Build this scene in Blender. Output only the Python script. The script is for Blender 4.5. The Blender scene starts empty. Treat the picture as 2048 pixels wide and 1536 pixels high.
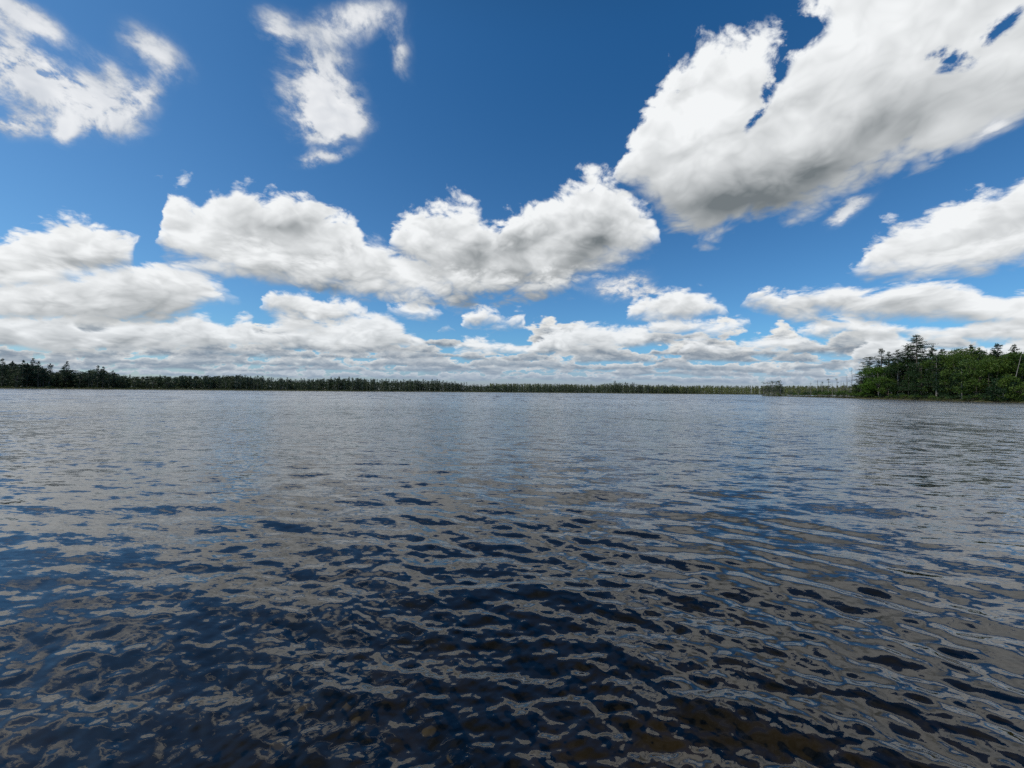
import bpy, bmesh, math, random
import numpy as np
from mathutils import Vector, Matrix, noise as mnoise

# ------------------------------------------------------------------ camera
F = 772.0                                   # focal length in photo pixels (2048 wide)
CAM_H = 1.8
ROLL = math.atan(0.0105)
PITCH = math.atan(14.25 / F)
scene = bpy.context.scene
col = scene.collection
cam_data = bpy.data.cameras.new("camera")
cam = bpy.data.objects.new("camera", cam_data)
col.objects.link(cam)
cam_data.sensor_width = 36.0
cam_data.lens = 36.0 * F / 2048.0
cam_data.clip_start = 0.05
cam_data.clip_end = 20000.0
cam.location = (0, 0, CAM_H)
fwd = Vector((0, math.cos(PITCH), math.sin(PITCH)))
right0 = Vector((1, 0, 0)); up0 = right0.cross(fwd)
rgt = right0 * math.cos(ROLL) + up0 * math.sin(ROLL)
up = rgt.cross(fwd)
cam.rotation_euler = Matrix((rgt, up, -fwd)).transposed().to_euler()
scene.camera = cam

def pdir(px, py):
    d = fwd * F + rgt * (px - 1024.0) + up * (768.0 - py)
    return d
def uv(px, py):                             # photo pixel -> sky direction (x/y, z/y)
    d = pdir(px, py)
    return d.x / d.y, d.z / d.y
def hz(px):                                 # horizon row at a column
    return 771.5 + 0.0105 * px
def at(px, depth):                          # world x for a column at a given depth
    d = pdir(px, hz(px))
    return d.x / d.y * depth

# ------------------------------------------------------------------ sun, sky, exposure
SUN_EL, SUN_AZ = math.radians(54), math.radians(-105)   # azimuth from +Y towards +X
sd = Vector((math.sin(SUN_AZ) * math.cos(SUN_EL), math.cos(SUN_AZ) * math.cos(SUN_EL), math.sin(SUN_EL)))
sun_data = bpy.data.lights.new("sun", 'SUN')
sun_data.energy = 3.6
sun_data.angle = math.radians(0.5)
sun_data.color = (1.0, 0.95, 0.86)
sun = bpy.data.objects.new("sun", sun_data)
sun.rotation_euler = (-sd).to_track_quat('-Z', 'Y').to_euler()
sun.location = (0, 0, 60)
col.objects.link(sun)
scene.view_settings.view_transform = 'Standard'
scene.view_settings.look = 'None'
scene.view_settings.exposure = 0.0
scene.view_settings.gamma = 1.0

world = bpy.data.worlds.new("World")
scene.world = world
world.use_nodes = True
WT = world.node_tree
WT.nodes.clear()

class S:
    """a node socket with arithmetic, so node trees can be written as formulas"""
    tree = WT
    def __init__(s, k): s.k = k
    def __add__(a, b): return m('ADD', a, b)
    def __radd__(a, b): return m('ADD', b, a)
    def __sub__(a, b): return m('SUBTRACT', a, b)
    def __rsub__(a, b): return m('SUBTRACT', b, a)
    def __mul__(a, b): return m('MULTIPLY', a, b)
    def __rmul__(a, b): return m('MULTIPLY', b, a)
    def __truediv__(a, b): return m('DIVIDE', a, b)
    def __rtruediv__(a, b): return m('DIVIDE', b, a)
def put(inp, v):
    if isinstance(v, S): S.tree.links.new(v.k, inp)
    else: inp.default_value = v
def m(op, *a, clamp=False):
    n = S.tree.nodes.new('ShaderNodeMath'); n.operation = op; n.use_clamp = clamp
    for i, v in enumerate(a): put(n.inputs[i], v)
    return S(n.outputs[0])
def mx(a, b): return m('MAXIMUM', a, b)
def mn(a, b): return m('MINIMUM', a, b)
def clamp(a): return m('ADD', a, 0.0, clamp=True)
def sstep(lo, hi, v):
    n = S.tree.nodes.new('ShaderNodeMapRange'); n.interpolation_type = 'SMOOTHSTEP'
    put(n.inputs['Value'], v); put(n.inputs['From Min'], lo); put(n.inputs['From Max'], hi)
    return S(n.outputs['Result'])
def xyz(x, y, z):
    n = S.tree.nodes.new('ShaderNodeCombineXYZ')
    for i, v in enumerate((x, y, z)): put(n.inputs[i], v)
    return S(n.outputs[0])
def sep(v):
    n = S.tree.nodes.new('ShaderNodeSeparateXYZ'); put(n.inputs[0], v)
    return [S(o) for o in n.outputs]
def vm(op, *a):
    n = S.tree.nodes.new('ShaderNodeVectorMath'); n.operation = op
    if op == 'SCALE':
        put(n.inputs[0], a[0]); put(n.inputs['Scale'], a[1])
    else:
        for i, v in enumerate(a): put(n.inputs[i], v)
    return S(n.outputs[0])
def fbm(v, scale, detail=6, rough=0.55, dist=0.0, lac=2.0, color=False):
    n = S.tree.nodes.new('ShaderNodeTexNoise')
    put(n.inputs['Vector'], v)
    n.inputs['Scale'].default_value = scale; n.inputs['Detail'].default_value = detail
    n.inputs['Roughness'].default_value = rough; n.inputs['Distortion'].default_value = dist
    n.inputs['Lacunarity'].default_value = lac
    return S(n.outputs['Color' if color else 'Fac'])
def voro(v, scale, detail=3, rough=0.5, smooth=0.4):
    n = S.tree.nodes.new('ShaderNodeTexVoronoi'); n.feature = 'SMOOTH_F1'; n.normalize = True
    put(n.inputs['Vector'], v)
    n.inputs['Scale'].default_value = scale; n.inputs['Detail'].default_value = detail
    n.inputs['Roughness'].default_value = rough; n.inputs['Smoothness'].default_value = smooth
    return S(n.outputs['Distance'])
def mixc(f, a, b):
    n = S.tree.nodes.new('ShaderNodeMix'); n.data_type = 'RGBA'; n.clamp_factor = True
    put(n.inputs[0], f); put(n.inputs[6], a); put(n.inputs[7], b)
    return S(n.outputs[2])
UM, VM = 1.5, 1.5
def fcurve(t, pts):
    n = S.tree.nodes.new('ShaderNodeFloatCurve')
    c = n.mapping; c.use_clip = False
    p = c.curves[0].points
    pts = sorted(((u + UM) / (2 * UM), v / VM) for u, v in pts)
    p[0].location = pts[0]; p[1].location = pts[-1]
    for q in pts[1:-1]: p.new(*q)
    for q in p: q.handle_type = 'AUTO_CLAMPED'
    c.update()
    put(n.inputs['Value'], t)
    return S(n.outputs[0]) * VM

tc = WT.nodes.new('ShaderNodeTexCoord')
D = S(tc.outputs['Generated'])
X, Y, Z = sep(D)
Yc = mx(Y, 0.03); Zc = mx(Z, 0.0)
U, V = X / Yc, Zc / Yc
UV = xyz(U, V, 0.0)
q = vm('SCALE', D, 1.0 / (Zc + 0.20))                       # finer and flatter towards the horizon
skyn = WT.nodes.new('ShaderNodeTexSky'); skyn.sky_type = 'NISHITA'; skyn.sun_disc = False
skyn.sun_elevation = SUN_EL; skyn.sun_rotation = SUN_AZ
skyn.altitude = 100; skyn.air_density = 1.0; skyn.dust_density = 0.6; skyn.ozone_density = 2.5
WSTR = 0.10
def billow(v, detail=3):
    """rounded puffs with creases between them, about -0.4 .. 0.6"""
    tot = None
    for sc, w in ((3.2, 0.62), (6.9, 0.34), (14.5, 0.2), (30.0, 0.11))[:detail]:
        n = m('ABSOLUTE', fbm(v, sc, 0) * 2.0 - 1.0) * (w * 1.7)
        tot = n if tot is None else tot + n
    return tot - 0.42
wcol = vm('SUBTRACT', fbm(q, 1.7, 3, 0.55, color=True), (0.5, 0.5, 0.5))
wx, wy, wz = sep(wcol)
q2 = vm('SCALE', D, 1.0 / (Zc + 0.42))                      # rounder puffs for the nearer clouds
qd = vm('ADD', vm('SCALE', q2, 1.75), vm('SCALE', wcol, 0.30))
fine = fbm(qd, 13.0, 5, 0.62) - 0.5
b0 = billow(qd, 4)                                           # rounded billows with creases between
b1 = billow(vm('ADD', qd, (-0.035, -0.02, 0.06)), 3)
emb = b0 - b1                                                # faces turned to the light against those turned away
amp = 0.03 + Zc * 0.085                                       # the warp grows with elevation (nearer clouds)
Uw = U + (wx * 1.5 + fine * 0.35) * amp
Vw = V + (wy * 1.5 + b0 * 0.35) * amp
UVw = xyz(Uw, Vw, 0.0)
Tw = (Uw + UM) / (2 * UM)
hloc = Zc * 0.30 + 0.02                                      # local size of a puff
edge_n = b0 * 1.0 + fine * 1.25

def C(pts): return [uv(*p) for p in pts]
def bank(pieces):
    """pieces: (top outline, base outline) of separate clouds, left to right, in photo columns and rows"""
    Tp, Bp = [], []
    for top, base in pieces:
        t, b = C(top), C(base)
        g = 0.022
        x0, x1 = t[0][0], t[-1][0]
        for lst, cc, s in ((Tp, t, -1), (Bp, b, 1)):
            m0, m1 = (t[0][1] + b[0][1]) / 2, (t[-1][1] + b[-1][1]) / 2
            if x0 > -1.30: lst += [(x0 - g, m0 + 0.06 * s), (x0, m0 - 0.003 * s)]
            lst += cc[(1 if x0 > -1.30 else 0):(-1 if x1 < 1.30 else None)]
            if x1 < 1.30: lst += [(x1, m1 - 0.003 * s), (x1 + g, m1 + 0.06 * s)]
    return Tp, Bp
def dedupe(c):
    c = sorted(c); o = [c[0]]
    for p in c[1:]:
        if p[0] - o[-1][0] > 0.006: o.append(p)
    if o[0][0] > -1.5: o.insert(0, (-1.5, o[0][1]))
    if o[-1][0] < 1.5: o.append((1.5, o[-1][1]))
    return o
def layer(colr, pieces, puff=1.0, soft=0.30, haze=0.0, base_soft=2.0, dark=0.0, a_mul=None, shade=None, bright=0.0):
    Tp, Bp = bank(pieces)
    T = fcurve(Tw, dedupe(Tp)); B = fcurve(Tw, dedupe(Bp))
    n = edge_n * puff
    dt = (T - Vw) / hloc + n
    db = (Vw - B) / hloc + n * 0.5
    a = mn(sstep(-0.03, soft, dt), sstep(-0.10, soft * base_soft, db))
    rel = clamp((Vw - B) / mx(T - B, 0.02))
    lit = 0.36 + bright - dark + 0.50 * sstep(-0.05, 0.75, rel + wz * 1.5) + emb * (0.20 + 0.42 * rel) + (1.0 - sstep(0.0, 0.7, dt)) * 0.22
    if shade is not None: lit = lit - shade
    c = mixc(clamp(lit), (0.17, 0.195, 0.21, 1), (0.90, 0.92, 0.93, 1))
    if haze: c = mixc(haze, c, (0.42, 0.53, 0.65, 1))
    if a_mul is not None: a = a * a_mul
    return mixc(a, colr, c)
def blob(cx, cy, rx, ry, ang=0.0):
    """soft patch; centre and radii in photo pixels"""
    u0, v0 = uv(cx, cy)
    n = S.tree.nodes.new('ShaderNodeMapping'); n.vector_type = 'TEXTURE'
    put(n.inputs['Vector'], UVw)
    n.inputs['Location'].default_value = (u0, v0, 0)
    n.inputs['Rotation'].default_value = (0, 0, math.radians(ang))
    n.inputs['Scale'].default_value = (rx * 2.0 / F, ry * 2.0 / F, 1)
    g = S.tree.nodes.new('ShaderNodeTexGradient'); g.gradient_type = 'QUADRATIC_SPHERE'
    S.tree.links.new(n.outputs[0], g.inputs[0])
    return S(g.outputs['Fac'])                               # 1 at the centre, 0.25 at the radius
raw = S(skyn.outputs[0])
tint = mixc(sstep(0.0, 0.12, Zc), (0.66, 0.74, 1.06, 1), (0.50, 0.92, 1.20, 1))
tint = mixc(sstep(0.08, 0.75, Zc), tint, (0.20, 0.68, 1.02, 1))
tint = mixc(sstep(-1.6, 0.6, U) * 0.4 + 0.6, (0.75, 1.05, 1.15, 1), tint)
tint = mixc(sstep(0.66, 0.95, Zc), tint, (0.15, 0.27, 0.27, 1))
clear = vm('SCALE', vm('MULTIPLY', raw, tint), WSTR)
c = clear
# rows of far cumulus stacked towards the horizon
gapb = blob(960, 668, 130, 30) + blob(1240, 650, 60, 22) * 0.8 + blob(1370, 660, 60, 18) * 0.5
vq = 1.0 / (V + 0.012)
for k, (yb, th, cover, sc, hzv) in enumerate([
        (758, 13, 1.0, 24, 0.60), (746, 14, 0.95, 18, 0.45), (734, 17, 0.9, 14, 0.33),
        (719, 22, 0.88, 12, 0.22), (703, 27, 0.82, 8.0, 0.13), (684, 36, 0.80, 6, 0.06)]):
    t0 = th / F; v0 = (782.0 - yb) / F + (wz * (1.6 if k % 2 else -1.6) + wx * 0.9) * t0
    bb = fbm(xyz(U, V * 2.2 + k * 5.3, k * 1.7), sc, 5, 0.58) - 0.5
    prof = cover - 0.08 + bb * 5.2 - sstep(-0.2, 0.5, U) * 0.10 + wx * 1.2
    if k > 1: prof = prof - gapb * (2.0 if k > 2 else 1.0)
    dt = prof - (V - v0) / t0 * 0.8
    db = (V - v0) / t0 + bb * 0.7
    a = mn(sstep(0.0, 0.30, dt), sstep(-0.3, 0.15, db))
    lit = 0.06 + 0.48 * sstep(0.0, 0.9, db) + (1.0 - sstep(0.0, 0.9, dt)) * 0.62 + fine * 1.1
    cc = mixc(clamp(lit), (0.20, 0.245, 0.30, 1), (0.90, 0.885, 0.84, 1))
    cc = mixc(hzv, cc, (0.33, 0.43, 0.56, 1))
    c = mixc(a * 0.95, c, cc)
c = layer(c, [
    ([(-60,628),(60,630),(130,622),(190,655),(260,640),(330,640),(400,620),(450,640),(490,622),(520,650),(600,655),(660,640),(750,618),(800,648),(850,690)],
     [(-60,700),(200,705),(400,700),(600,705),(850,700)]),
    ([(900,700),(950,672),(1000,678),(1050,690),(1100,655),(1150,640),(1200,640),(1270,645),(1330,665)], [(900,712),(1000,712),(1330,690)]),
    ([(1360,698),(1400,672),(1440,690),(1530,672),(1600,668),(1650,690)], [(1360,708),(1500,705),(1650,700)]),
    ([(1700,715),(1730,680),(1790,670),(1850,690),(1950,690),(2100,670)], [(1700,722),(2100,720)])], puff=0.5, haze=0.10)
c = layer(c, [
    ([(510,640),(560,640),(620,640),(690,640),(720,650)], [(510,690),(720,690)]),
    ([(872,660),(890,648),(913,658)], [(872,668),(913,670)]),
    ([(1245,662),(1290,645),(1380,640),(1440,638),(1490,630),(1500,645)], [(1245,672),(1330,682),(1420,674),(1500,650)]),
    ([(1590,660),(1640,640),(1690,632),(1740,650),(1850,655),(1950,640),(2100,630)], [(1590,672),(1700,680),(2100,690)])], puff=0.5, haze=0.05)
c = layer(c, [
    ([(-60,560),(60,560),(150,555),(200,540),(290,525),(340,530),(400,560),(430,585),(445,600)], [(-60,645),(150,650),(330,650),(400,625),(445,608)]),
    ([(515,610),(530,578),(580,572),(640,590),(690,588),(725,600),(742,618)], [(515,628),(600,660),(680,652),(742,622)]),
    ([(765,618),(785,603),(830,600),(870,612),(895,625)], [(765,630),(830,644),(895,632)]),
    ([(925,650),(940,625),(975,612),(1010,635),(1035,622),(1050,648)], [(925,664),(985,668),(1050,655)]),
    ([(1250,630),(1265,600),(1310,580),(1370,572),(1410,580),(1445,600),(1460,620)], [(1250,643),(1350,645),(1460,634)]),
    ([(1485,600),(1500,580),(1540,568),(1570,580),(1640,575),(1690,572),(1730,580),(1800,562),(1880,550),(1940,560),(1990,580),(2100,570)],
     [(1485,612),(1520,625),(1600,640),(1750,645),(1900,650),(2100,650)])], puff=0.6, haze=0.02)
c = layer(c, [
    ([(-60,490),(10,470),(60,450),(110,443),(170,455),(225,464),(262,472),(290,490),(318,515)], [(-60,585),(100,565),(200,562),(262,548),(318,520)]),
    ([(318,482),(326,450),(336,412),(350,388),(367,376),(405,395),(428,370),(445,362),(500,366),(560,380),(598,368),(650,395),(700,412),(722,440),(760,485),(830,500),(950,520),(1110,560)],
     [(318,490),(335,510),(360,522),(420,548),(520,565),(640,592),(760,600),(880,612),(1000,606),(1110,600)]),
    ([(1690,540),(1725,515),(1752,470),(1800,442),(1850,425),(1900,402),(1970,385),(2100,345)], [(1690,552),(1740,566),(1850,562),(1950,548),(2100,522)])],
    puff=0.75, shade=(blob(560, 455, 110, 34) * 1.2 + blob(160, 520, 120, 22) * 0.5 + blob(620, 575, 130, 20) + blob(900, 600, 150, 14)) * 0.45)
c = layer(c, [
    ([(770,480),(800,435),(850,408),(905,396),(945,405),(985,438),(1030,405),(1080,385),(1130,360),(1180,335),(1225,342),(1265,380),(1305,430),(1322,470)],
     [(770,520),(840,570),(900,590),(1000,600),(1100,602),(1180,575),(1260,540),(1322,515)])],
    puff=0.75, shade=(blob(1010, 500, 120, 35, 20) + blob(1190, 500, 100, 30, 25) * 0.8 + blob(1060, 590, 150, 25)) * 0.5)
c = layer(c, [
    ([(250,560),(300,535),(345,520),(400,545),(450,580),(480,600)], [(250,600),(350,625),(430,622),(480,610)]),
    ([(1080,560),(1130,545),(1190,540),(1240,550),(1290,570)], [(1080,585),(1150,600),(1290,580)])], puff=0.9, soft=0.7, a_mul=0.75)
# nearer lobes along the foot of the long cloud
c = layer(c, [
    ([(-60,545),(40,535),(110,520),(170,535),(235,520),(300,535)], [(-60,590),(100,585),(200,580),(300,560)]),
    ([(350,525),(420,505),(470,478),(530,470),(590,500),(640,505),(700,470),(745,462),(800,500),(850,545),(905,535),(970,548),(1040,566),(1110,560),(1180,555)],
     [(350,530),(430,552),(530,572),(640,594),(760,602),(880,613),(1000,607),(1110,602),(1180,580)]),
    ([(1700,540),(1760,520),(1830,500),(1900,490),(2000,465),(2100,450)], [(1700,553),(1760,566),(1850,563),(1950,550),(2100,525)])],
    puff=0.6, soft=0.55, bright=0.02, shade=(blob(640, 580, 100, 14) + blob(930, 600, 130, 14)) * 0.3)
w2 = fbm(qd, 4.2, 7, 0.64, 0.5) - 0.5
torn = blob(1240, 575, 60, 20, 15) * 0.8 + blob(1300, 580, 45, 14) * 0.6 + blob(1700, 415, 55, 16, 30) * 0.9 + blob(1990, 255, 50, 20, 30) * 0.9
save = c
gaps = blob(1505, 235, 34, 13, 52) + blob(1548, 160, 50, 14, 55) + blob(1600, 70, 80, 26, 42) + blob(1885, 118, 44, 26, 10) + blob(1990, 60, 85, 20, 42)  + blob(1570, 10, 60, 50, 30)
gapa = 1.0 - sstep(0.22, 0.95, gaps * 1.45 + (fine * 3.6 + w2 * 2.5) * clamp(gaps * 2.5))
c = layer(c, [
    ([(1232,355),(1245,300),(1275,240),(1315,165),(1350,122),(1395,85),(1450,58),(1500,45),(1560,20),(1640,-20),(1720,-90),(1900,-160),(2100,-260)],
     [(1232,380),(1290,425),(1340,455),(1405,492),(1450,470),(1500,440),(1580,436),(1660,412),(1760,362),(1880,325),(1980,290),(2100,235)])],
    puff=0.8, soft=0.25, base_soft=1.8, a_mul=gapa, bright=0.03,
    shade=(blob(1430, 410, 130, 50, 15) + blob(1620, 350, 160, 45, 20) * 0.9 + blob(1760, 260, 160, 50, 25) * 0.6) * 0.60)
# thin torn clouds
f = torn + blob(640, 170, 85, 100) + blob(650, 240, 40, 30) * 0.6 + blob(690, 225, 60, 32, -20) + blob(560, 60, 55, 30, -35) * 0.75 + blob(725, 40, 85, 36, 10) * 0.8 + blob(815, 110, 22, 60, 10) * 0.7 + blob(650, 305, 55, 15, 12) * 0.8
f = f + blob(60, 140, 170, 45, -28) * 1.0 + blob(190, 215, 100, 60, -15) * 1.1 + blob(40, 160, 120, 70) * 0.7 + blob(40, 30, 110, 32, -20) + blob(315, 90, 85, 42, -38) * 0.8 + blob(290, 185, 50, 36, 30) * 0.7 + blob(25, 250, 80, 26, -10) * 1.1 + blob(230, 130, 60, 30, -40) * 0.5 + blob(130, 262, 20, 24)
e = f * (1.75 + w2 * 3.4 + fine * 6.0)
a = mx(sstep(0.16, 1.25, e), sstep(0.03, 0.8, f * (1.0 + w2 * 5.0)) * 0.30)
lit = clamp(0.40 + sstep(0.45, 1.7, e) * 0.42 + emb * 0.45)
c = mixc(a * 0.94, c, mixc(lit, (0.27, 0.33, 0.42, 1), (0.90, 0.91, 0.92, 1)))
# the part of the sky that lies above and behind the picture
pz = vm('SCALE', D, 1.0 / mx(Z, 0.12))
gen = fbm(pz, 0.9, 6, 0.56)
ga = sstep(0.44, 0.80, gen) * 0.55
gc = mixc(clamp(0.60 + emb - (gen - 0.5) * 3.5), (0.20, 0.22, 0.25, 1), (0.85, 0.86, 0.87, 1))
gs = mixc(ga, clear, gc)
outside = mx(1.0 - sstep(0.12, 0.30, Y), sstep(1.12, 1.6, V))
c = mixc(outside, c, gs)
bg = WT.nodes.new('ShaderNodeBackground'); bg.inputs['Strength'].default_value = 1.0
wo = WT.nodes.new('ShaderNodeOutputWorld')
put(bg.inputs[0], c); WT.links.new(bg.outputs[0], wo.inputs[0])
world.cycles.sampling_method = 'NONE'

# ------------------------------------------------------------------ helpers
rng = np.random.default_rng(11)
random.seed(5)

def tag(o, label=None, cat=None, group=None, kind=None):
    for k, v in (('label', label), ('category', cat), ('group', group), ('kind', kind)):
        if v: o[k] = v
    return o
def empty(name, loc, rz=0.0):
    o = bpy.data.objects.new(name, None); col.objects.link(o)
    o.location = loc; o.rotation_euler = (0, 0, rz); o.empty_display_size = 0.5
    return o
def mesh_from(name, V_, F_, mats, midx=None, smooth=False):
    """V_: n x 3; F_: list of (m x 3) or (m x 4) index arrays; midx: material index per array"""
    me = bpy.data.meshes.new(name)
    F_ = [np.asarray(f, dtype=np.int32) for f in F_]
    nl = sum(f.size for f in F_); nf = sum(len(f) for f in F_)
    me.vertices.add(len(V_)); me.vertices.foreach_set('co', np.asarray(V_, dtype=np.float32).ravel())
    me.loops.add(nl); me.polygons.add(nf)
    me.loops.foreach_set('vertex_index', np.concatenate([f.ravel() for f in F_]))
    tot = np.concatenate([np.full(len(f), f.shape[1]) for f in F_])
    me.polygons.foreach_set('loop_start', np.concatenate([[0], np.cumsum(tot)[:-1]]).astype(np.int32))
    me.polygons.foreach_set('loop_total', tot.astype(np.int32))
    if midx is not None:
        me.polygons.foreach_set('material_index', np.concatenate([np.full(len(f), k) for f, k in zip(F_, midx)]).astype(np.int32))
    if smooth: me.polygons.foreach_set('use_smooth', np.ones(nf, dtype=bool))
    for mt in mats: me.materials.append(mt)
    me.update(calc_edges=True); me.validate()
    return me
def link(name, me, parent=None, loc=(0, 0, 0)):
    o = bpy.data.objects.new(name, me); col.objects.link(o); o.location = loc
    if parent: o.parent = parent
    return o

class Geo:
    """collects tubes and leaf quads"""
    def __init__(s): s.v = []; s.f = []; s.n = 0
    def tube(s, pts, rad, sides=6):
        pts = np.asarray(pts, float); k = len(pts)
        t = np.gradient(pts, axis=0); t /= np.linalg.norm(t, axis=1)[:, None] + 1e-9
        ref = np.array([0, 0, 1.0]) if abs(t[0, 2]) < 0.9 else np.array([1.0, 0, 0])
        a = np.cross(t, ref); a /= np.linalg.norm(a, axis=1)[:, None] + 1e-9
        b = np.cross(t, a)
        th = np.arange(sides) * 2 * np.pi / sides
        ring = pts[:, None] + np.asarray(rad)[:, None, None] * (a[:, None] * np.cos(th)[None, :, None] + b[:, None] * np.sin(th)[None, :, None])
        base = s.n; s.v.append(ring.reshape(-1, 3)); s.n += k * sides
        i = np.arange(k - 1)[:, None] * sides; j = np.arange(sides)[None]; j2 = (j + 1) % sides
        q_ = np.stack([i + j, i + j2, i + sides + j2, i + sides + j], -1).reshape(-1, 4) + base
        s.f.append(q_)
        s.f.append(np.stack([(k - 1) * sides + base + np.zeros(sides - 2, int), (k - 1) * sides + base + np.arange(1, sides - 1),
                             (k - 1) * sides + base + np.arange(2, sides), (k - 1) * sides + base + np.arange(2, sides)], -1)[:, :3])
    def leaves(s, c, size, flat=1.0, r=rng):
        """one small kite-shaped face per centre"""
        c = np.asarray(c, float); n = len(c)
        if n == 0: return
        d = r.normal(size=(n, 3)); d[:, 2] *= flat
        d /= np.linalg.norm(d, axis=1)[:, None]
        e = r.normal(size=(n, 3)); e[:, 2] *= flat
        e -= (e * d).sum(1)[:, None] * d; e /= np.linalg.norm(e, axis=1)[:, None] + 1e-9
        sz = (size * r.uniform(0.6, 1.4, n))[:, None]
        q_ = np.stack([c - d * sz * 0.5, c + e * sz * 0.28 - d * sz * 0.05, c + d * sz * 0.5, c - e * sz * 0.28 - d * sz * 0.05], 1)
        s.v.append(q_.reshape(-1, 3))
        s.f.append(np.arange(n * 4).reshape(-1, 4) + s.n); s.n += n * 4
    def mesh(s, name, mats, smooth=False):
        quads = [f for f in s.f if f.shape[1] == 4]; tris = [f for f in s.f if f.shape[1] == 3]
        fs = [np.concatenate(quads)] if quads else []
        if tris: fs.append(np.concatenate(tris))
        return mesh_from(name, np.concatenate(s.v), fs, mats, [0] * len(fs), smooth)

# ------------------------------------------------------------------ materials
def newmat(name):
    mt = bpy.data.materials.new(name); mt.use_nodes = True
    mt.node_tree.nodes.clear(); S.tree = mt.node_tree
    return mt, mt.node_tree
def out(nt, shader):
    o = nt.nodes.new('ShaderNodeOutputMaterial'); nt.links.new(shader, o.inputs['Surface'])
def obj_coord():
    n = S.tree.nodes.new('ShaderNodeTexCoord'); return S(n.outputs['Object'])
def world_pos():
    n = S.tree.nodes.new('ShaderNodeNewGeometry'); return S(n.outputs['Position'])
def leaf_mat(name, a, b, bright):
    """foliage: two greens mixed by tree, by clump and by leaf"""
    mt, nt = newmat(name)
    oi = nt.nodes.new('ShaderNodeObjectInfo'); gi = nt.nodes.new('ShaderNodeNewGeometry')
    p = world_pos()
    cl = fbm(p, 0.55, 2, 0.5)
    f = clamp(S(oi.outputs['Random']) * 0.5 + (cl - 0.5) * 1.3 + S(gi.outputs['Random Per Island']) * 0.45)
    cc = mixc(f, a + (1,), b + (1,))
    cc = mixc(sstep(0.72, 1.0, S(gi.outputs['Random Per Island'])) * 0.6, cc, bright + (1,))
    d = nt.nodes.new('ShaderNodeBsdfPrincipled'); put(d.inputs['Base Color'], cc)
    d.inputs['Roughness'].default_value = 0.55; d.inputs['Specular IOR Level'].default_value = 0.25
    t = nt.nodes.new('ShaderNodeBsdfTranslucent'); put(t.inputs[0], cc)
    mxs = nt.nodes.new('ShaderNodeMixShader'); mxs.inputs[0].default_value = 0.25
    nt.links.new(d.outputs[0], mxs.inputs[1]); nt.links.new(t.outputs[0], mxs.inputs[2])
    out(nt, mxs.outputs[0]); return mt
def bark_mat(name, a, b, sc=3.0):
    mt, nt = newmat(name)
    p = obj_coord(); x_, y_, z_ = sep(p)
    oi = nt.nodes.new('ShaderNodeObjectInfo')
    f = fbm(xyz(x_ * 3.0, y_ * 3.0, z_ * 0.6), sc, 4, 0.6)
    cc = mixc(clamp(sstep(0.3, 0.7, f) * 0.75 + S(oi.outputs['Random']) * 0.3), a + (1,), b + (1,))
    d = nt.nodes.new('ShaderNodeBsdfPrincipled'); put(d.inputs['Base Color'], cc); d.inputs['Roughness'].default_value = 0.85
    out(nt, d.outputs[0]); return mt
M_PINE = leaf_mat('pine_needles', (0.008, 0.026, 0.012), (0.022, 0.052, 0.014), (0.035, 0.075, 0.018))
M_BROAD = leaf_mat('broad_leaves', (0.030, 0.070, 0.010), (0.070, 0.115, 0.015), (0.11, 0.16, 0.022))
M_BRIGHT = leaf_mat('bright_leaves', (0.040, 0.095, 0.008), (0.065, 0.125, 0.012), (0.10, 0.17, 0.02))
M_FARPINE = leaf_mat('far_needles', (0.012, 0.036, 0.024), (0.024, 0.056, 0.032), (0.042, 0.075, 0.038))
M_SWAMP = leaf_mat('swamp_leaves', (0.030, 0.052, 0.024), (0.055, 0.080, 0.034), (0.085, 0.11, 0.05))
M_SUN_TINT = leaf_mat('sun_tinted_leaves', (0.10, 0.125, 0.035), (0.16, 0.18, 0.05), (0.21, 0.22, 0.08))  # sunlight on the far wood put into a brighter leaf colour
M_SEDGE = leaf_mat('sedge_blades', (0.030, 0.048, 0.012), (0.060, 0.070, 0.020), (0.09, 0.10, 0.03))
M_BARK = bark_mat('dark_bark', (0.045, 0.035, 0.028), (0.12, 0.10, 0.08))
M_PALE = bark_mat('pale_bark', (0.10, 0.095, 0.085), (0.24, 0.225, 0.20))
M_SNAG = bark_mat('weathered_wood', (0.08, 0.075, 0.07), (0.20, 0.19, 0.175))

# ------------------------------------------------------------------ lake outline and ground
SHORE = [(-60, 775.9), (0, 777.2), (60, 777.9), (140, 778.4), (250, 779.3), (350, 780.0), (480, 781.0), (600, 782.0), (700, 782.8), (820, 783.5), (900, 784.0),
         (1000, 784.9), (1100, 785.7), (1200, 786.5), (1300, 787.5), (1400, 788.2), (1470, 788.9), (1530, 789.3)]
SPIT = [(1522, 792.0), (1540, 792.3), (1600, 793.6), (1660, 795.4), (1705, 796.9), (1760, 797.8), (1820, 799.4), (1880, 801.6), (1940, 803.4), (2000, 804.8), (2060, 806.2), (2120, 807.6)]
def shore_depth(px, tab=SHORE):
    row = np.interp(px, [a for a, _ in tab], [b for _, b in tab])
    return CAM_H * F / (row - hz(px))
def pt(px, d): return (at(px, d), d)
far_line = [pt(px, shore_depth(px)) for px, _ in SHORE]
spit_line = [pt(px, shore_depth(px, SPIT)) for px, _ in SPIT]
cove = [pt(1600, 720), pt(1720, 640), pt(1760, 520), pt(1700, 400), pt(1620, 345), pt(1540, 325)]
back = [(150, 50), (128, 10), (70, -24), (22, -9), (6, -5.5), (-12, -6.5), (-50, -30), (-200, -110), (-380, -20), (-430, 120)]
LAKE = np.array(far_line + cove + spit_line + back)
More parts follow.
